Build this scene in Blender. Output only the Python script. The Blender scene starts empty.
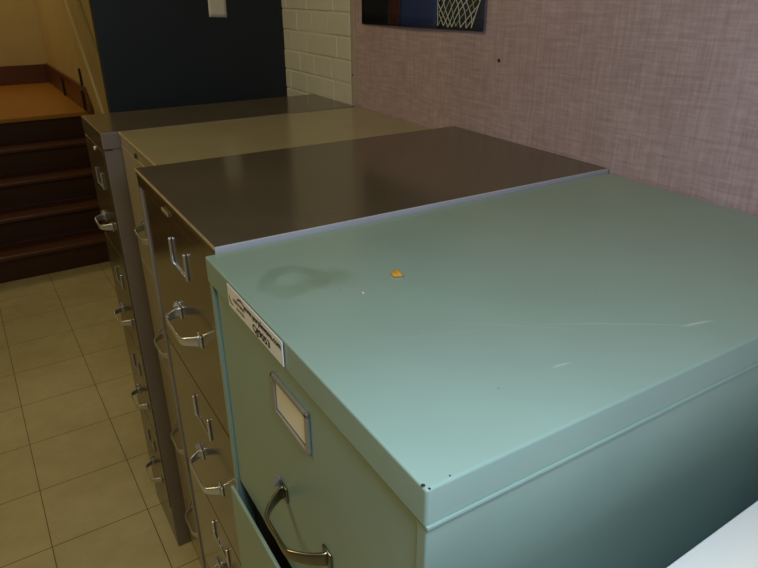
import bpy, bmesh, math, random
from mathutils import Vector, Matrix
random.seed(7)
C = bpy.data.collections.new('scene_objects'); bpy.context.scene.collection.children.link(C)
R = math.radians

# ------------------------------------------------------------------ materials
def new_mat(name):
    m = bpy.data.materials.new(name); m.use_nodes = True
    nt = m.node_tree; nt.nodes.clear()
    out = nt.nodes.new('ShaderNodeOutputMaterial'); b = nt.nodes.new('ShaderNodeBsdfPrincipled')
    nt.links.new(b.outputs[0], out.inputs[0])
    return m, nt, b
def N(nt, kind, **kw):
    n = nt.nodes.new(kind)
    for k, v in kw.items():
        if k in n.inputs.keys() if hasattr(n.inputs, 'keys') else False: n.inputs[k].default_value = v
        else: setattr(n, k, v)
    return n
def coords(nt, scale=(1, 1, 1), loc=(0, 0, 0), rot=(0, 0, 0)):
    tc = nt.nodes.new('ShaderNodeTexCoord'); mp = nt.nodes.new('ShaderNodeMapping')
    mp.inputs['Scale'].default_value = scale; mp.inputs['Location'].default_value = loc; mp.inputs['Rotation'].default_value = rot
    nt.links.new(tc.outputs['Object'], mp.inputs[0]); return mp.outputs[0]
def noise(nt, vec, scale, detail=4, rough=.5):
    n = nt.nodes.new('ShaderNodeTexNoise'); n.inputs['Scale'].default_value = scale
    n.inputs['Detail'].default_value = detail; n.inputs['Roughness'].default_value = rough
    if vec is not None: nt.links.new(vec, n.inputs['Vector'])
    return n.outputs['Fac']
def ramp(nt, fac, stops):
    r = nt.nodes.new('ShaderNodeValToRGB'); e = r.color_ramp.elements
    while len(e) < len(stops): e.new(.5)
    for i, (p, c) in enumerate(stops):
        e[i].position = p; e[i].color = (*c, 1) if len(c) == 3 else c
    nt.links.new(fac, r.inputs[0]); return r.outputs[0]
def mixc(nt, fac, a, b, mode='MIX'):
    m = nt.nodes.new('ShaderNodeMix'); m.data_type = 'RGBA'; m.blend_type = mode
    def put(sock, v):
        if hasattr(v, 'links'): nt.links.new(v, sock)
        elif isinstance(v, (int, float)): sock.default_value = v
        else: sock.default_value = (*v, 1)
    put(m.inputs[0], fac); put(m.inputs[6], a); put(m.inputs[7], b); return m.outputs[2]
def bump(nt, b, h, strength, dist=.001):
    n = nt.nodes.new('ShaderNodeBump'); n.inputs['Strength'].default_value = strength; n.inputs['Distance'].default_value = dist
    nt.links.new(h, n.inputs['Height']); nt.links.new(n.outputs[0], b.inputs['Normal'])

def paint(name, col, rough=.3, var=.06, spec=.5, bstr=.08, bscale=260, metal=0.0, stain=None, coat=0):
    m, nt, b = new_mat(name); v = coords(nt)
    n1 = noise(nt, v, 6, 5); lo = tuple(c*(1-var) for c in col); hi = tuple(min(1, c*(1+var)) for c in col)
    c = ramp(nt, n1, [(.3, lo), (.7, hi)])
    if stain: c = stain(nt, v, c)
    nt.links.new(c, b.inputs['Base Color'])
    n2 = noise(nt, v, 11, 4)
    rr = nt.nodes.new('ShaderNodeMapRange'); rr.inputs[3].default_value = rough*.85; rr.inputs[4].default_value = rough*1.2
    nt.links.new(n2, rr.inputs[0]); nt.links.new(rr.outputs[0], b.inputs['Roughness'])
    b.inputs['Specular IOR Level'].default_value = spec; b.inputs['Metallic'].default_value = metal
    b.inputs['Coat Weight'].default_value = coat; b.inputs['Coat Roughness'].default_value = .12
    if bstr: bump(nt, b, noise(nt, v, bscale, 2), bstr, .0004)
    return m

def ring_mask(nt, v, cx, cy, r, w, soft, sx=1, sy=1):
    """1 on a ring of radius r and half width w about (cx,cy) in object space, 0 elsewhere"""
    mp = nt.nodes.new('ShaderNodeMapping'); mp.inputs['Location'].default_value = (-cx*sx, -cy*sy, 0); mp.inputs['Scale'].default_value = (sx, sy, 0)
    nt.links.new(v, mp.inputs[0])
    ln = nt.nodes.new('ShaderNodeVectorMath'); ln.operation = 'LENGTH'; nt.links.new(mp.outputs[0], ln.inputs[0])
    s = nt.nodes.new('ShaderNodeMath'); s.operation = 'SUBTRACT'; nt.links.new(ln.outputs['Value'], s.inputs[0]); s.inputs[1].default_value = r
    a = nt.nodes.new('ShaderNodeMath'); a.operation = 'ABSOLUTE'; nt.links.new(s.outputs[0], a.inputs[0])
    q = nt.nodes.new('ShaderNodeMapRange'); q.inputs[1].default_value = w; q.inputs[2].default_value = w+soft
    q.inputs[3].default_value = 1; q.inputs[4].default_value = 0; nt.links.new(a.outputs[0], q.inputs[0])
    return q.outputs[0]
def mul(nt, a, k):
    m = nt.nodes.new('ShaderNodeMath'); m.operation = 'MULTIPLY'; nt.links.new(a, m.inputs[0])
    if hasattr(k, 'links'): nt.links.new(k, m.inputs[1])
    else: m.inputs[1].default_value = k
    return m.outputs[0]
def teal_stain(nt, v, c):
    v0 = v; wn = nt.nodes.new('ShaderNodeTexNoise'); wn.inputs['Scale'].default_value = 16; nt.links.new(v, wn.inputs['Vector'])
    ad = nt.nodes.new('ShaderNodeVectorMath'); ad.operation = 'MULTIPLY_ADD'; nt.links.new(wn.outputs['Color'], ad.inputs[0]); ad.inputs[1].default_value = (.035, .035, 0)
    nt.links.new(v, ad.inputs[2]); v = ad.outputs[0]
    # old ring-shaped water mark, fine scratches and dark pin chips in the enamel
    wob = noise(nt, v, 30, 3)
    m1 = mul(nt, ring_mask(nt, v, .083, .362, .030, .007, .008), wob)
    m2 = mul(nt, ring_mask(nt, v, .120, .345, .0, .016, .022), wob)
    c = mixc(nt, mul(nt, m1, .75), c, (.16, .24, .17)); c = mixc(nt, mul(nt, m2, .75), c, (.17, .25, .17)); v = v0
    for (ax, ay, ang, L, wd, k, cv) in ((.290, .083, -33, .085, .0006, .30, .5), (.352, .046, -12, .022, .0010, .55, 1.5), (.200, .135, -38, .09, .0005, .16, .3), (.185, .062, -8, .012, .0007, .4, 6), (.13, .16, -20, .06, .0005, .12, .4)):
        mp = nt.nodes.new('ShaderNodeMapping'); mp.vector_type = 'TEXTURE'; mp.inputs['Location'].default_value = (ax, ay, 0); mp.inputs['Rotation'].default_value = (0, 0, R(ang)); nt.links.new(v, mp.inputs[0])
        sx = nt.nodes.new('ShaderNodeSeparateXYZ'); nt.links.new(mp.outputs[0], sx.inputs[0])
        q2 = mul(nt, mul(nt, sx.outputs[0], sx.outputs[0]), cv); yy = nt.nodes.new('ShaderNodeMath'); yy.operation = 'ADD'; nt.links.new(sx.outputs[1], yy.inputs[0]); nt.links.new(q2, yy.inputs[1])
        ya = nt.nodes.new('ShaderNodeMath'); ya.operation = 'ABSOLUTE'; nt.links.new(yy.outputs[0], ya.inputs[0])
        xa = nt.nodes.new('ShaderNodeMath'); xa.operation = 'ABSOLUTE'; nt.links.new(sx.outputs[0], xa.inputs[0])
        def fall(src, a, b_):
            g = nt.nodes.new('ShaderNodeMapRange'); g.inputs[1].default_value = a; g.inputs[2].default_value = b_; g.inputs[3].default_value = 1; g.inputs[4].default_value = 0; nt.links.new(src, g.inputs[0]); return g.outputs[0]
        c = mixc(nt, mul(nt, mul(nt, fall(ya.outputs[0], wd*.4, wd*2.2), fall(xa.outputs[0], L*.3, L)), k), c, (.62, .72, .70))
    vv = nt.nodes.new('ShaderNodeTexVoronoi'); vv.inputs['Scale'].default_value = 22; nt.links.new(v, vv.inputs['Vector'])
    r = ramp(nt, vv.outputs['Distance'], [(.0, (1, 1, 1)), (.035, (0, 0, 0))])
    c = mixc(nt, mul(nt, r, .6), c, (.06, .08, .07))
    return c

MT = {}
MT['teal_top'] = paint('teal_enamel_top', (.265, .385, .350), .30, .05, stain=teal_stain)
MT['teal'] = paint('teal_enamel', (.265, .385, .350), .30, .05)
MT['brown'] = paint('brown_enamel', (.080, .058, .028), .16, .08, coat=.6, bstr=.03)
MT['brown_top'] = paint('brown_enamel_top', (.095, .078, .054), .15, .10, bstr=.02)
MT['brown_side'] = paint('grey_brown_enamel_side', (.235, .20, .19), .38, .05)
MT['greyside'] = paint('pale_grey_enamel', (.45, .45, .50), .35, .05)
MT['beige'] = paint('beige_enamel', (.32, .285, .175), .2, .06, bstr=.03)
MT['darkbrown'] = paint('dark_brown_enamel', (.070, .052, .030), .2, .08)
MT['edge'] = paint('tan_edge', (.30, .24, .13), .35, .08)  # paler tan than the brown enamel, for top front edges and a plate
MT['chrome'] = paint('worn_chrome', (.76, .79, .84), .24, .06, metal=.85, bstr=.05, bscale=90)
MT['pewter'] = paint('dull_nickel', (.48, .49, .50), .28, .10, metal=.75, bstr=.05, bscale=90)
MT['black'] = paint('black_recess_shade', (.008, .008, .009), .6, .05, bstr=0)  # painted-in shade for the drawer recesses
MT['card'] = paint('paper_card', (.78, .78, .72), .8, .10, bstr=.05)
MT['paper'] = paint('white_paper', (.62, .60, .52), .8, .04, bstr=.05)
MT['sticker'] = paint('sticker_paper', (.80, .83, .90), .45, .03, bstr=0)
MT['ink'] = paint('black_ink', (.02, .018, .03), .5, .05, bstr=0)
MT['navy'] = paint('navy_paint', (.014, .021, .029), .5, .08, bstr=.15, bscale=60, spec=.3)
MT['cream'] = paint('cream_wall_paint', (.56, .46, .25), .55, .05, bstr=.15, bscale=90)
MT['creamtrim'] = paint('cream_trim_paint', (.50, .42, .23), .4, .05)
MT['litedge'] = paint('lit_edge_paint', (.74, .66, .44), .3, .03)  # paler cream that paints a highlight on the sloped board's edge
MT['blockpaint'] = paint('painted_brick', (.62, .62, .57), .5, .06, bstr=.5, bscale=120)
MT['mortar'] = paint('painted_mortar', (.58, .57, .51), .6, .06, bstr=.5, bscale=200)
MT['white'] = paint('white_laminate', (.86, .88, .88), .35, .02)
MT['whiteedge'] = paint('cream_edge_band', (.62, .60, .5), .4, .04)
MT['ceil'] = paint('ceiling_paint', (.62, .58, .46), .8, .04)
MT['strip'] = paint('pale_metal_strip', (.40, .36, .30), .4, .05)
MT['orange'] = paint('orange_crumb', (.66, .33, .04), .5, .2, bstr=.6, bscale=300)
MT['rubber'] = paint('dark_rubber', (.02, .018, .016), .6, .1)

def wood(name, a, b_, rough, sc=(2, 26, 26)):
    m, nt, b = new_mat(name); v = coords(nt, sc)
    n = noise(nt, v, 2.2, 6, .6); c = ramp(nt, n, [(.25, a), (.75, b_)])
    nt.links.new(c, b.inputs['Base Color']); b.inputs['Roughness'].default_value = rough
    bump(nt, b, n, .1, .001); return m
MT['landing'] = wood('landing_wood', (.33, .14, .018), (.46, .205, .028), .35, (1.2, 8, 8))
MT['redwood'] = wood('stained_skirting', (.085, .026, .012), (.14, .045, .018), .35)
MT['tread'] = wood('stained_tread', (.055, .016, .007), (.085, .027, .010), .38)
MT['riser'] = wood('dark_riser', (.03, .010, .006), (.05, .017, .009), .55)

def fabric_mat():
    m, nt, b = new_mat('mauve_woven_wallcovering')
    h = noise(nt, coords(nt, (1, 7, 75)), 2.2, 4, .65)       # long horizontal slubs
    w = noise(nt, coords(nt, (1, 80, 7)), 2.0, 4, .65)       # vertical slubs
    big = noise(nt, coords(nt), 5, 3)
    a = nt.nodes.new('ShaderNodeMath'); a.operation = 'ADD'; nt.links.new(h, a.inputs[0]); nt.links.new(w, a.inputs[1])
    a2 = nt.nodes.new('ShaderNodeMath'); a2.operation = 'MULTIPLY_ADD'; nt.links.new(big, a2.inputs[0]); a2.inputs[1].default_value = .45; nt.links.new(a.outputs[0], a2.inputs[2])
    s = mul(nt, a2.outputs[0], .5)
    c = ramp(nt, s, [(.38, (.28, .195, .215)), (.58, (.375, .28, .31)), (.78, (.48, .385, .42))])
    nt.links.new(c, b.inputs['Base Color']); b.inputs['Roughness'].default_value = .85; b.inputs['Specular IOR Level'].default_value = .2
    bump(nt, b, s, .35, .0015); return m
MT['fabric'] = fabric_mat()

T = .3048; TX = -.28; TY = 1.5975
def tile_mat():
    m, nt, b = new_mat('vinyl_floor_tile')
    v = coords(nt, loc=(-TX+20*T, -TY+20*T, 0))
    br = nt.nodes.new('ShaderNodeTexBrick'); br.offset = 0; br.squash = 1
    br.inputs['Scale'].default_value = 1; br.inputs['Brick Width'].default_value = T; br.inputs['Row Height'].default_value = T
    br.inputs['Mortar Size'].default_value = .0019; br.inputs['Mortar Smooth'].default_value = .4
    br.inputs['Color1'].default_value = (.57, .54, .36, 1); br.inputs['Color2'].default_value = (.535, .50, .33, 1)
    br.inputs['Mortar'].default_value = (.14, .10, .04, 1); nt.links.new(v, br.inputs['Vector'])
    n = noise(nt, coords(nt, (1, 1, 1)), 14, 6, .7); mot = ramp(nt, n, [(.3, (.86, .85, .80)), (.7, (1, 1, 1))])
    c = mixc(nt, 1.0, br.outputs['Color'], mot, 'MULTIPLY')
    # broad scuffs
    sc = noise(nt, coords(nt, (1, 1, 1), (3, 1, 0)), 1.6, 5, .6); dirt = ramp(nt, sc, [(.35, (.82, .80, .72)), (.6, (1, 1, 1))])
    c = mixc(nt, 1.0, c, dirt, 'MULTIPLY')
    nt.links.new(c, b.inputs['Base Color']); b.inputs['Roughness'].default_value = .42
    bump(nt, b, br.outputs['Fac'], -.3, .0008); return m
MT['tile'] = tile_mat()

# ------------------------------------------------------------------ mesh helpers
def box(bm, x0, x1, y0, y1, z0, z1, bev=0, seg=2, mi=0):
    r = bmesh.ops.create_cube(bm, size=1)
    vs = r['verts']
    for v in vs:
        v.co = Vector(((x0+x1)/2+v.co.x*(x1-x0), (y0+y1)/2+v.co.y*(y1-y0), (z0+z1)/2+v.co.z*(z1-z0)))
    fs = list({f for v in vs for f in v.link_faces})
    for f in fs: f.material_index = mi
    if bev:
        es = list({e for v in vs for e in v.link_edges})
        rr = bmesh.ops.bevel(bm, geom=es, offset=bev, segments=seg, profile=.5, affect='EDGES')
        for f in rr['faces']: f.material_index = mi
def prism(bm, pts, axis, a, b, mi=0):
    """polygon pts in the two other axes, extruded along axis from a to b"""
    def mk(p, t):
        return {'x': (t, p[0], p[1]), 'y': (p[0], t, p[1]), 'z': (p[0], p[1], t)}[axis]
    A = [bm.verts.new(mk(p, a)) for p in pts]; B = [bm.verts.new(mk(p, b)) for p in pts]
    n = len(pts); fs = [bm.faces.new(A), bm.faces.new(B[::-1])]
    for i in range(n): fs.append(bm.faces.new((A[i], B[i], B[(i+1) % n], A[(i+1) % n])))
    for f in fs: f.material_index = mi
    bmesh.ops.recalc_face_normals(bm, faces=fs)
def sweep(bm, path, hw, hh, up=Vector((0, 0, 1)), n=10, mi=0, power=.6):
    """sweep a rounded rectangle (half sizes hw across, hh along up) along path"""
    rings = []
    for i, p in enumerate(path):
        p = Vector(p); a = Vector(path[max(i-1, 0)]); b = Vector(path[min(i+1, len(path)-1)])
        t = (b-a).normalized(); s = t.cross(up).normalized()
        w, h = (hw[i], hh[i]) if isinstance(hw, list) else (hw, hh)
        ring = []
        for k in range(n):
            an = 2*math.pi*k/n; cx, cy = math.cos(an), math.sin(an)
            cx = math.copysign(abs(cx)**power, cx); cy = math.copysign(abs(cy)**power, cy)
            ring.append(bm.verts.new(p+s*w*cx+up*h*cy))
        rings.append(ring)
    fs = []
    for a, b in zip(rings, rings[1:]):
        for k in range(n): fs.append(bm.faces.new((a[k], a[(k+1) % n], b[(k+1) % n], b[k])))
    fs.append(bm.faces.new(rings[0][::-1])); fs.append(bm.faces.new(rings[-1]))
    for f in fs: f.material_index = mi; f.smooth = True
    bmesh.ops.recalc_face_normals(bm, faces=fs)
def obj(name, bm, mats, parent=None, smooth=False):
    me = bpy.data.meshes.new(name); bm.normal_update(); bm.to_mesh(me); bm.free()
    for m in (mats if isinstance(mats, (list, tuple)) else [mats]): me.materials.append(m)
    if smooth:
        for p in me.polygons: p.use_smooth = True
    o = bpy.data.objects.new(name, me); C.objects.link(o)
    if parent: o.parent = parent
    return o
def struct(name, bm, mats, **k):
    o = obj(name, bm, mats, **k); o['kind'] = 'structure'; return o
def tag(o, label, cat, group=None):
    o['label'] = label; o['category'] = cat
    if group: o['group'] = group
    return o
def empty(name, loc, rz, label, cat, group=None):
    o = bpy.data.objects.new(name, None); C.objects.link(o); o.location = loc; o.rotation_euler = (0, 0, rz); o.empty_display_size = .1
    return tag(o, label, cat, group)
B = bmesh.new

# ------------------------------------------------------------------ measured layout
H = dict(teal=1.3586, brown=1.3657, beige=1.3435, dark=1.3425)
W0, WK = .7160, .0360                  # right wall: x = W0 + WK*y
def wx(y): return W0+WK*y
WALLROT = -math.atan(WK)
YN = 1.865                               # navy end wall

# ------------------------------------------------------------------ room shell
bm = B(); box(bm, -3.2, 1.2, -2.8, 4.0, -.1, 0); struct('floor', bm, MT['tile'])
bm = B(); box(bm, -3.2, 1.2, -2.8, 7.0, 3.3, 3.4); struct('ceiling', bm, MT['ceil'])
# right wall: painted brick beyond the fabric panel, board behind the fabric
SE = 1.387                              # seam where the fabric covering ends
def wall_local(name, y0, y1, x0, x1, z0, z1, mat, bev=0):
    bm = B(); box(bm, x0, x1, y0, y1, z0, z1, bev); o = struct(name, bm, mat); o.location = (W0, 0, 0); o.rotation_euler = (0, 0, WALLROT); return o
wall_local('wall_right', -2.8, SE-.02, 0, .12, 0, 3.3, MT['fabric'])
wall_local('trim_1', SE-.02, SE, -.0015, .12, 0, 3.3, MT['strip'], .001)
# painted brickwork with real joints
bm = B()
box(bm, .0016, .12, SE+.004, YN+.1, 0, 3.3, mi=1)
P = .0632; z = 1.400-P*22; rows = {22-1: [1.795, 1.663, 1.47], 22: [1.71, 1.602, 1.483], 23: [1.768, 1.653, 1.442], 24: [1.72, 1.605, 1.497]}
k = 0
while z < 3.28:
    # row k spans z..z+P
    js = rows.get(k) or ([1.80, 1.64, 1.46] if k % 2 else [1.72, 1.56, 1.41])
    e = [YN+.06]+[q+.031 for q in js]+[SE+.004]
    for a, b in zip(e, e[1:]):
        if a-b > .015:
            jit = random.uniform(-.001, .001)
            box(bm, jit, .05, b+.002, a-.002, max(z, 0)+.002, z+P-.002, .0026, 2)
    z += P; k += 1
o = struct('wall_right_brick', bm, [MT['blockpaint'], MT['mortar']]); o.location = (W0, 0, 0); o.rotation_euler = (0, 0, WALLROT)
bm = B(); box(bm, .187, wx(YN)+.006, YN, YN+.035, 0, 3.3, .002); struct('wall_end_navy', bm, MT['navy'])
# stairwell
XS = .575; LZ = .85; YB = 6.7
bm = B(); box(bm, XS, XS+.1, YN+.035, YB+.1, 0, 3.3); struct('wall_stair_right', bm, MT['cream'])
bm = B(); box(bm, -1.1, XS, YB, YB+.1, 0, 3.3); struct('wall_stair_back', bm, MT['cream'])
bm = B(); box(bm, -1.1, -1.0, 4.0, YB, 0, 3.3); struct('wall_stair_left', bm, MT['cream'])
bm = B(); box(bm, -3.2, -1.1, 4.0, 4.1, 0, 3.3); struct('wall_far', bm, MT['cream'])
bm = B(); box(bm, -3.3, -3.2, -2.8, 4.1, 0, 3.3); struct('wall_left', bm, MT['cream'])
bm = B(); box(bm, -3.3, 1.2, -2.9, -2.8, 0, 3.3); struct('wall_near', bm, MT['cream'])
# sloped painted board along the stairs on the right wall
bm = B()
def yl(z): return 4.166+(z-.982)*(4.73-4.166)/(1.585-.982)
def y2(z): return 4.067+(z-1.318)*(4.359-4.067)/(1.59-1.318)
prism(bm, [(yl(.70), .70), (yl(2.6), 2.6), (y2(2.6), 2.6), (y2(.70), .70)], 'x', XS-.022, XS-.0005)
bmesh.ops.bevel(bm, geom=bm.edges[:], offset=.006, segments=2, affect='EDGES')
struct('trim_3', bm, MT['creamtrim'])
bm = B(); sweep(bm, [(XS-.026, yl(.72), .72), (XS-.026, yl(1.6), 1.6), (XS-.026, yl(2.58), 2.58)], .011, .011, up=Vector((1, 0, 0)), n=12, power=1); struct('trim_highlight', bm, MT['litedge'])  # added bead, paints the bright highlight along the board's edge
# skirting round the landing
bm = B(); box(bm, -1.0, XS-.02, YB-.022, YB, LZ, LZ+.165, .004); struct('baseboard_back', bm, MT['redwood'])
bm = B(); prism(bm, [(YB-.022, LZ+.002), (YB-.022, LZ+.172), (4.775, LZ+.172), (4.62, LZ+.06), (4.60, LZ-.05), (4.75, LZ+.002)], 'x', XS-.022, XS-.0005)
struct('baseboard_right', bm, MT['redwood'])
# two small dark clips on the skirting
def clip(y, z0, z1, x, label):
    bm = B(); box(bm, x-.012, x, y-.016, y+.016, z0, z1, .003)
    tag(obj('wall_clip', bm, MT['rubber']), label, 'clip', 'small dark clips by the landing skirting')
clip(5.70, LZ+.003, LZ+.150, XS-.0225, 'small dark upright block standing against the landing skirting')
clip(4.88, LZ+.174, LZ+.29, XS-.0005, 'thin dark strip on the cream stair wall just above the skirting')
clip(4.80, LZ+.01, LZ+.15, XS-.0225, 'small dark upright block at the near end of the landing skirting')

# staircase : thing with treads and risers
st = empty('staircase', (0, 4.0, 0), 0, 'dark reddish brown wooden staircase rising to an orange brown landing', 'staircase')
ys = [4.0, 4.215, 4.43, 4.64, 4.84]; rise = LZ/5
for i, y in enumerate(ys):
    bm = B(); box(bm, -.998, XS-.002, y-4.0, y-4.0+.02, i*rise, (i+1)*rise-.028); obj('riser', bm, MT['riser'], st)
    if i < 4:
        bm = B(); box(bm, -.998, XS-.002, y-4.0-.028, ys[i+1]-4.0, (i+1)*rise-.028, (i+1)*rise, .008, 3); obj('tread', bm, MT['tread'], st)
bm = B(); box(bm, -.998, XS-.003, .84-.028, YB-.003-4.0, LZ-.03, LZ, .006, 3); obj('landing', bm, MT['landing'], st)

# ------------------------------------------------------------------ filing cabinets
def handle_bm(half_m, half_b, out, hh, th, power=.55):
    """bow pull: two feet on the drawer face, a bar standing off it"""
    bm = B(); path = []
    ctrl = [(-.0005, half_m), (-.006, half_m), (-out*.55, half_m*.6+half_b*.4), (-out*.9, half_b), (-out, half_b*.72)]
    # smooth Catmull chain
    pts = ctrl+[(-out, 0)]+[(x, -y) for x, y in ctrl[::-1]]
    for i in range(len(pts)-1):
        p0 = pts[max(i-1, 0)]; p1 = pts[i]; p2 = pts[i+1]; p3 = pts[min(i+2, len(pts)-1)]
        for s in range(5):
            t = s/5
            f = lambda a, b, c, d: .5*((2*b)+(-a+c)*t+(2*a-5*b+4*c-d)*t*t+(-a+3*b-3*c+d)*t**3)
            path.append((f(p0[0], p1[0], p2[0], p3[0]), f(p0[1], p1[1], p2[1], p3[1]), 0))
    path.append((pts[-1][0], pts[-1][1], 0))
    n = len(path); ws = []; hs = []
    for i in range(n):
        u = abs(i/(n-1)-.5)*2           # 0 mid, 1 at feet
        ws.append(th*(1+.5*u*u)); hs.append(hh*(.62+.75*u))
    sweep(bm, path, ws, hs, n=14, power=power)
    for s in (-1, 1): box(bm, -.003, 0, s*half_m-.009, s*half_m+.009, -hh*1.5, hh*1.5, .0012, 2)
    return bm
def holder_bm(w, h, t, bar, style):
    bm = B()
    if style == 'full':
        box(bm, -t, 0, -w/2, w/2, h/2-bar, h/2, t*.35)
        box(bm, -t, 0, -w/2, w/2, -h/2, -h/2+bar*.55, t*.35)
        for s in (-1, 1): box(bm, -t, 0, s*w/2-(bar if s > 0 else 0), s*w/2+(bar if s < 0 else 0), -h/2, h/2, t*.35)
    else:
        for s in (-1, 1): box(bm, -t, 0, s*w/2-(bar if s > 0 else 0), s*w/2+(bar if s < 0 else 0), -h/2, h/2, t*.35)
        box(bm, -t*.5, 0, -w/2, w/2, -h/2, -h/2+bar*.4, t*.2)
    return bm
def latch_bm():
    bm = B(); prism(bm, [(0, -.006), (-.008, -.004), (-.009, .000), (-.003, .007), (0, .007)], 'y', -.0045, .0045)
    bmesh.ops.bevel(bm, geom=bm.edges[:], offset=.0012, segments=2, affect='EDGES')
    box(bm, -.003, 0, -.0025, .0025, -.018, -.004, .0008)
    return bm

def cabinet(loc, rz, w, depth, h, label, m_body, m_top, m_side, m_drawer, m_edge, rim, lip, metal, pitch, ztop, hz, hv, lz, lv,
            lab=(.086, .048), style='full', card=True, group=None, hd=(.058, .040, .028), opened=(), frame=.011):
    root = empty('filing_cabinet', loc, rz, label, 'filing cabinet', group or 'filing cabinets standing in a row along the mauve wall')
    fx = .0015
    # carcass: sides, front posts, plinth, back; a black box paints the shade behind the drawers
    bm = B(); t = .012
    box(bm, fx, depth-.001, .001, t, .0, h-rim, .0012, 2, mi=1); bm.normal_update()
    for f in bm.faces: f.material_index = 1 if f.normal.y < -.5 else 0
    box(bm, fx, depth-.001, w-t, w-.001, .0, h-rim, .0012, 2, mi=0)
    box(bm, depth-.012, depth-.001, .001, w-.001, 0, h-rim, mi=0)
    zb = ztop-4*pitch
    box(bm, fx, .05, .004, w-.004, 0, zb-.002, .0015)
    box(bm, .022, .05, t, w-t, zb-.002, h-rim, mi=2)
    obj('body', bm, [m_body, m_side, MT['black']], root)
    # top: folded sheet with a rim down all four sides
    bm = B(); box(bm, 0, depth, 0, w, h-rim, h, .0022, 3)
    if lip: box(bm, .0008, depth-.001, -.0016, .012, h-rim-.0016, h-rim+.0022, .0011, 3)
    for f in bm.faces:
        f.material_index = 0
        c = f.calc_center_median()
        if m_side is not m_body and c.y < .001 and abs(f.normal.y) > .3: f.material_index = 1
    tp = obj('top', bm, [m_top, m_side], root)
    # header strip between rim and first drawer
    if h-rim-ztop > .004:
        bm = B(); box(bm, fx, .022, .001, w-.001, ztop+.0003, h-rim+.0003, .0005); obj('header', bm, m_body, root)
    if m_edge:
        bm = B(); box(bm, -.0016, .004, .001, w-.001, h-.0045, h-.0004, .0014, 2); obj('top_edge', bm, m_edge, root)
    proto = None
    for k in range(4):
        z1 = ztop-k*pitch-.0015; z0 = ztop-(k+1)*pitch+.0015; hh = z1-z0
        dx = opened[k] if k < len(opened) else 0
        if proto is None:
            bm = B(); box(bm, -.0005, .0045, frame, w-frame, -hh, 0, .0016, 3)
            dr = obj('drawer', bm, m_drawer, root)
            kids = []
            hb = obj('handle', handle_bm(hd[0], hd[1], hd[2], .0072, .0019), metal, dr, True); hb.location = (-.0005, hv, hz-z1)
            ho = obj('label_holder', holder_bm(lab[0], lab[1], .0045, .006, style), metal, dr); ho.location = (-.0005, lv, lz-z1)
            la = obj('latch', latch_bm(), metal, dr); la.location = (-.0005, hv+hd[0]+.013, hz+.007-z1)
            kids = [hb, ho, la]
            if card:
                bm = B(); box(bm, -.0012, 0, -lab[0]/2+.007, lab[0]/2-.007, -lab[1]/2+.005, lab[1]/2-.006)
                cd = obj('label_card', bm, MT['card'], dr); cd.location = (-.0006, lv, lz-z1); cd['label'] = 'blank cream paper card'; kids.append(cd)
            proto = dr
        else:
            dr = proto.copy(); C.objects.link(dr); dr.parent = root
            for c0 in kids:
                c = c0.copy(); C.objects.link(c); c.parent = dr
        dr.location = (-dx, 0, z1)
    return root

cab1 = cabinet((0, 0, 0), R(-1.373), .4625, .7135, H['teal'], 'pale teal green metal filing cabinet nearest the camera with asset sticker on its rim',
    MT['teal'], MT['teal_top'], MT['teal'], MT['teal'], None, .0336, True, MT['pewter'], .308, 1.3230, 1.138, .218, 1.2725, .233,
    opened=(-.006, .009, -.006, -.006), frame=.014, hd=(.053, .032, .034))
MT['darknickel'] = paint('dark_nickel', (.27, .26, .21), .25, .10, metal=1.0, bstr=.05, bscale=90)
for d_ in cab1.children:
    for k_ in d_.children:
        if k_.name.startswith('handle'): k_.data.materials[0] = MT['darknickel']
cab2 = cabinet((.0254, .4655, 0), R(-1.5), .4425, .706, H['brown'], 'brown metal filing cabinet between the teal one and the beige one',
    MT['brown'], MT['brown_top'], MT['greyside'], MT['brown'], MT['edge'], .012, False, MT['chrome'], .300, 1.335, 1.160, .205, 1.274, .212,
    lab=(.088, .044), style='open', card=False, opened=(-.004, -.004, -.004, -.004), frame=.013, hd=(.056, .044, .028))
cab3 = cabinet((.0913, .9130, 0), R(-1.8), .4530, .6560, H['beige'], 'beige metal filing cabinet set back between two brown cabinets',
    MT['beige'], MT['beige'], MT['beige'], MT['beige'], MT['edge'], .012, False, MT['pewter'], .290, 1.315, 1.150, .245, 1.252, .23,
    lab=(.09, .044), style='open', card=False)
cab4 = cabinet((.066, 1.3722, 0), R(-.8), .2762, .6980, H['dark'], 'narrow dark brown metal filing cabinet furthest away, beside the navy wall',
    MT['darkbrown'], MT['brown_top'], MT['brown_side'], MT['darkbrown'], None, .040, False, MT['pewter'], .285, 1.298, 1.088, .120, 1.205, .125,
    lab=(.075, .044), style='open', card=False, hd=(.050, .038, .030))

for (cx_, cy_, s_) in ((.0012, .0055, .0016), (.0215, .0035, .0008), (.0030, .0010, .0010)):
    bm = B(); bmesh.ops.create_icosphere(bm, subdivisions=2, radius=s_)
    for v in bm.verts: v.co.z *= .25
    o = obj('paint_chip', bm, MT['rubber'], cab1, True); o.location = (cx_, cy_, H['teal']); o['label'] = 'dark spot where the enamel has chipped'
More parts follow.
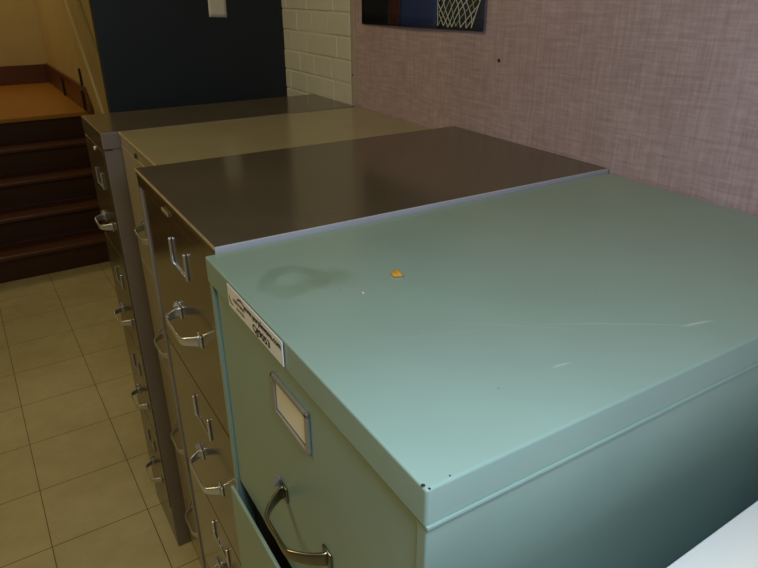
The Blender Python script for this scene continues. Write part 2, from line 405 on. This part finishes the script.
# small plates and locks on fronts (parts of their cabinets)
def plate(parent, v, z, w, h, mat, name='name_plate', x=-.0008):
    bm = B(); box(bm, -.0012, .001, -w/2, w/2, -h/2, h/2, .0005); o = obj(name, bm, mat, parent); o.location = (x+.0006, v, z); return o
def lock(parent, v, z, mat):
    bm = B(); bmesh.ops.create_cone(bm, cap_ends=True, segments=20, radius1=.006, radius2=.0052, depth=.004, matrix=Matrix.Rotation(R(-90), 4, 'Y'))
    o = obj('lock', bm, mat, parent); o.location = (-.0012, v, z); return o
bm = B(); box(bm, .0004, .004, .4425-.0128, .4425-.0114, .14, 1.333, .0004); obj('lit_edge_strip', bm, MT['strip'], cab2)['label'] = 'pale strip painting the light caught by the front frame edge'  # pale colour stands in for light on the far post's inner face
plate(cab2, .248, 1.338+.002, .038, .006, MT['edge'])
lock(cab3, .274, 1.322, MT['rubber']); lock(cab4, .13, 1.283, MT['chrome'])

# ------------------------------------------------------------------ asset sticker on the teal rim
def text_mesh(body, size, name):
    cu = bpy.data.curves.new(name, 'FONT'); cu.body = body; cu.size = size; cu.align_x = 'LEFT'; cu.align_y = 'BOTTOM_BASELINE'; cu.extrude = 0; cu.resolution_u = 3; cu.offset = size*.03
    o = bpy.data.objects.new(name, cu); C.objects.link(o)
    dg = bpy.context.evaluated_depsgraph_get(); dg.update()
    me = bpy.data.meshes.new_from_object(o.evaluated_get(dg)); bpy.data.objects.remove(o); return me
stk = empty('asset_sticker', (0, 0, 0), R(-1.373), 'white asset sticker with black lettering stuck on the teal cabinet front rim', 'sticker')
SV0, SV1, SZ0, SZ1 = .2270, .3780, 1.3295, 1.3565
bm = B(); box(bm, -.0020, -.0012, SV0, SV1, SZ0, SZ1, .0002)
sh = obj('sticker_sheet', bm, MT['sticker'], stk)
bmp = B()
def add_text(body, size, vleft, z, width):
    me = text_mesh(body, size, 'lettering'); xs = [v.co.x for v in me.vertices]; s = width/(max(xs)-min(xs)); x0 = min(xs)
    base = len(bmp.verts); vs = [bmp.verts.new((-.0023, vleft-(v.co.x-x0)*s, z+v.co.y)) for v in me.vertices]
    for p in me.polygons:
        try: bmp.faces.new([vs[i] for i in p.vertices])
        except ValueError: pass
    bpy.data.meshes.remove(me)
add_text('www.purplewave.com', .0098, SV1-.050, 1.3466, .098)
add_text('QJ9053', .0115, SV1-.074, 1.3335, .046)
add_text('PURPLE WAVE', .0055, SV1-.018, 1.3420, .034)
add_text('AUCTION', .0042, SV1-.026, 1.3355, .024)
def arc(cv, cz, rv, rz, a0, a1, w0):
    n = 14; prev = None
    for i in range(n+1):
        a = R(a0+(a1-a0)*i/n); w = w0*math.sin(math.pi*min(max(i/n, .08), .95))
        c, s = math.cos(a), math.sin(a)
        p = bmp.verts.new((-.00235, cv-(rv+w)*c, cz+(rz+w)*s)); q = bmp.verts.new((-.00235, cv-(rv-w)*c, cz+(rz-w)*s))
        if prev: bmp.faces.new((prev[0], p, q, prev[1]))
        prev = (p, q)
arc(SV1-.042, 1.3455, .012, .0065, 20, 170, .0013); arc(SV1-.014, 1.3425, .009, .0062, 150, 300, .0012)
obj('lettering', bmp, MT['ink'], stk)['label'] = 'black printed web address and lot number'

# orange crumb and a white speck on the teal top
bm = B(); bmesh.ops.create_icosphere(bm, subdivisions=3, radius=1)
for v in bm.verts:
    n = v.co.normalized(); k = 1+.22*math.sin(5*n.x+2*n.y)+.12*math.sin(9*n.y+4*n.z)
    v.co = Vector((n.x*.0058*k, n.y*.0085*k, max(n.z*.0024*k, -.0016)))
cr = obj('crumb', bm, MT['orange'], smooth=True); cr.location = (.175, .289, H['teal']+.0017); cr.rotation_euler = (0, 0, R(-25))
tag(cr, 'small orange crumb lying on the teal cabinet top', 'crumb')
bm = B(); bmesh.ops.create_icosphere(bm, subdivisions=2, radius=1)
for v in bm.verts: v.co = Vector((v.co.x*.0014, v.co.y*.0018, max(v.co.z*.001, -.0005)))
sp = obj('crumb', bm, MT['paper'], smooth=True); sp.location = (.118, .270, H['teal']+.0006); tag(sp, 'tiny white speck on the teal cabinet top left of the orange crumb', 'crumb')

# ------------------------------------------------------------------ notice, poster, nail
bm = B()
import itertools
nx, nz = 6, 10; grid = []
for j in range(nz+1):
    row = []
    for i in range(nx+1):
        row.append(bm.verts.new((.058*i/nx, -.0004-.004*(1-j/nz)**2*(.5+.5*i/nx), .12*j/nz)))
    grid.append(row)
for j in range(nz):
    for i in range(nx): bm.faces.new((grid[j][i], grid[j][i+1], grid[j+1][i+1], grid[j+1][i]))
nt_ = obj('paper_notice', bm, MT['paper'], smooth=True); nt_.location = (.529, YN-.0002, 1.570); nt_.rotation_euler = (0, R(2), 0)
sm = nt_.modifiers.new('thickness', 'SOLIDIFY'); sm.thickness = .0004
tag(nt_, 'small white paper notice taped to the navy wall', 'paper')

cols = dict(black=(.010, .010, .012), dred=(.055, .016, .016), blue=(.022, .040, .135), blue2=(.028, .046, .132), navy=(.020, .028, .060), net=(.50, .53, .46), hoop=(.4, .10, .02), yel=(.30, .34, .16))
PM = [paint('poster_'+k, c, .28, .05, bstr=0) for k, c in cols.items()]; PI = {k: i for i, k in enumerate(cols)}
bm = B()
PY0, PY1, PZ0, PZ1 = .8045, 1.315, 1.5650, 2.25      # poster extents along the wall and in height
def depth_at(y): # curl of the sheet off the wall
    t = (PY1-y)/(PY1-PY0); return .004+.006*math.sin(math.pi*t)**2+.010*max(0, t-.75)
def pq(y, z, lift=0): return (-(depth_at(y))*(1-.9*min(1, (z-PZ0)/.5))-.0006-lift, y, z+(.005*((PY1-y)/.495)))
def band(f0, f1, key, z0=PZ0, z1=PZ1, lift=0, n=24):
    """vertical band between curves f0(z), f1(z)"""
    prev = None
    for j in range(n+1):
        z = z0+(z1-z0)*j/n; a, b = f0(z), f1(z); row = [bm.verts.new(pq(a+(b-a)*i/8, z, lift)) for i in range(9)]
        if prev:
            for i in range(8):
                f = bm.faces.new((prev[i], prev[i+1], row[i+1], row[i])); f.material_index = PI[key]; f.smooth = True
        prev = row
c0 = lambda z: PY1
c1 = lambda z: 1.167+.03*math.sin((z-PZ0)*6)-.25*(z-PZ0)
c2 = lambda z: c1(z)-.040-.05*(z-PZ0)
c3 = lambda z: .965
c4 = lambda z: PY0
band(c0, c1, 'black'); band(c1, c2, 'dred'); band(c2, c3, 'blue'); band(c3, c4, 'navy')
# printed net: two families of crossing cords between a slanting left and right edge, gathered below the hoop
def edges(z):
    t = (z-1.569)/(1.80-1.569)
    return .961+.015*t, .845-.105*min(t, 1)
def cord(pts, w, key='net'):
    pr = None
    for (y, z), (y_, z_) in zip(pts, pts[1:]):
        d = Vector((y_-y, z_-z)); n = Vector((-d.y, d.x)).normalized()*w
        vs = [bm.verts.new(pq(a, b, .0008)) for a, b in ((y+n.x, z+n.y), (y-n.x, z-n.y), (y_-n.x, z_-n.y), (y_+n.x, z_+n.y))]
        f = bm.faces.new(vs); f.material_index = PI[key]
NB = 7; rows_n = 12; zt = 1.80; zb = 1.571
for fam in (1, -1):
    for s in range(-rows_n, NB+rows_n):
        pts = []
        for j in range(rows_n*4+1):
            t = j/(rows_n*4); c = s+fam*t*rows_n*.75
            if 0 <= c <= NB:
                z = zb+(zt-zb)*t; a, b = edges(z); u = c/NB; u = u+.03*math.sin(14*t+s)
                u = min(max(u, 0), 1)
                pts.append((a+(b-a)*u, z+.0015*math.sin(7*u+s)))
            else:
                if len(pts) > 1: cord(pts, .0011, 'net' if s % 4 else 'yel')
                pts = []
        if len(pts) > 1: cord(pts, .0011, 'net' if s % 4 else 'yel')
for k_ in (0, 1):
    cord([((edges(zb+(zt-zb)*j/20))[k_], zb+(zt-zb)*j/20) for j in range(21)], .0012)
cord([(.978, 1.80)]+[(max(.806, .978-.172*i/10), 1.80-.02*math.sin(math.pi*i/10)) for i in range(11)], .006, 'hoop')
bm.verts.ensure_lookup_table()
for v in bm.verts:
    if v.co.y < PY0+.0005: v.co.y = PY0+.0005
po = obj('basketball_poster', bm, PM); po.location = (W0, 0, 0); po.rotation_euler = (0, 0, WALLROT)
sm = po.modifiers.new('thickness', 'SOLIDIFY'); sm.thickness = .0003
tag(po, 'dark blue basketball poster with a white net pinned to the mauve wall', 'poster')

def nail(y, z, r, label):
    bm = B(); bmesh.ops.create_cone(bm, cap_ends=True, segments=14, radius1=r, radius2=r*.8, depth=.002, matrix=Matrix.Rotation(R(-90), 4, 'Y'))
    o = obj('nail', bm, MT['rubber']); o.location = (wx(y)-.0012, y, z); o.rotation_euler = (0, 0, WALLROT); tag(o, label, 'nail')
nail(.757, 1.518, .0036, 'small dark nail head on the mauve wall below the poster')
nail(1.378, 1.427, .0032, 'tiny dark screw head on the pale strip beside the brick wall')

# ------------------------------------------------------------------ white cupboard at the near right
wc = empty('white_cupboard', (.03, -.062, 0), 0, 'low white cupboard beside the near side of the teal cabinet', 'cupboard')
ZC = 1.222
bm = B(); box(bm, 0, .645, -.70, 0, ZC-.022, ZC, .0012, 2); obj('top', bm, MT['white'], wc)
bm = B(); box(bm, .015, .64, -.69, -.006, .0, ZC-.022); obj('body', bm, MT['white'], wc)
for s in (0, 1):
    bm = B(); box(bm, -.003, .015, -.69+s*.345, -.35+s*.340, .08, ZC-.03, .002); dd = obj('door', bm, MT['white'], wc)
    bm = B(); sweep(bm, [(-.003, -.37+s*.045, .60), (-.028, -.37+s*.045, .61), (-.030, -.37+s*.045, .66), (-.028, -.37+s*.045, .71), (-.003, -.37+s*.045, .72)], .004, .004, up=Vector((0, 1, 0)), n=10, power=1)
    obj('handle', bm, MT['chrome'], dd, True)

# ------------------------------------------------------------------ lights
def area(name, loc, target, size, power, col, sy=None):
    l = bpy.data.lights.new(name, 'AREA'); l.size = size; l.energy = power; l.color = col
    if sy: l.shape = 'RECTANGLE'; l.size_y = sy
    o = bpy.data.objects.new(name, l); C.objects.link(o); o.location = loc
    o.rotation_euler = (Vector(target)-Vector(loc)).to_track_quat('-Z', 'Y').to_euler(); return o
CAM = Vector((-.1935, -.2446, 1.6517))
WARM = (1.0, .80, .41); COOL = (.70, .86, 1.0)
fl = bpy.data.lights.new('camera_flash', 'POINT'); fl.energy = 10.3; fl.color = COOL; fl.shadow_soft_size = .09
fo = bpy.data.objects.new('camera_flash', fl); C.objects.link(fo); fo.location = (-.05, -.195, 1.69)
area('ceiling_lamp_room', (-1.4, 1.0, 3.25), (-1.4, 1.0, 0), 1.2, 27, WARM, .6)
area('ceiling_lamp_near', (-.9, -1.6, 3.25), (-.9, -1.6, 0), 1.2, 2, (1.0, .80, .50), .6)
area('cool_fill', (-.4, -2.7, 1.9), (.1, .5, 1.4), 1.3, 2, (.80, .90, 1.0), 1.0)  # added cool fill from behind the camera, no window there
area('ceiling_lamp_stairs', (-.2, 5.9, 3.2), (-.2, 5.9, 0), .6, 9, WARM, .6)

w = bpy.data.worlds.new('world'); bpy.context.scene.world = w; w.use_nodes = True
w.node_tree.nodes['Background'].inputs[0].default_value = (.5, .5, .5, 1); w.node_tree.nodes['Background'].inputs[1].default_value = .02

# ------------------------------------------------------------------ camera
F = 630.4
yaw, pitch, roll = R(32.795), R(-25.1495), R(-.1698)
fw = Vector((math.sin(yaw)*math.cos(pitch), math.cos(yaw)*math.cos(pitch), math.sin(pitch)))
rt = Vector((math.cos(yaw), -math.sin(yaw), 0)); up = rt.cross(fw)
r2 = rt*math.cos(roll)+up*math.sin(roll); u2 = up*math.cos(roll)-rt*math.sin(roll)
cd = bpy.data.cameras.new('camera'); cd.sensor_fit = 'HORIZONTAL'; cd.sensor_width = 36; cd.lens = F/758*36; cd.clip_start = .02
co = bpy.data.objects.new('camera', cd); C.objects.link(co)
co.matrix_world = Matrix(((r2.x, u2.x, -fw.x, CAM.x), (r2.y, u2.y, -fw.y, CAM.y), (r2.z, u2.z, -fw.z, CAM.z), (0, 0, 0, 1)))
sc = bpy.context.scene; sc.camera = co
sc.view_settings.view_transform = 'Standard'; sc.view_settings.look = 'None'; sc.view_settings.exposure = 0; sc.view_settings.gamma = 1; sc.view_settings.use_curve_mapping = False
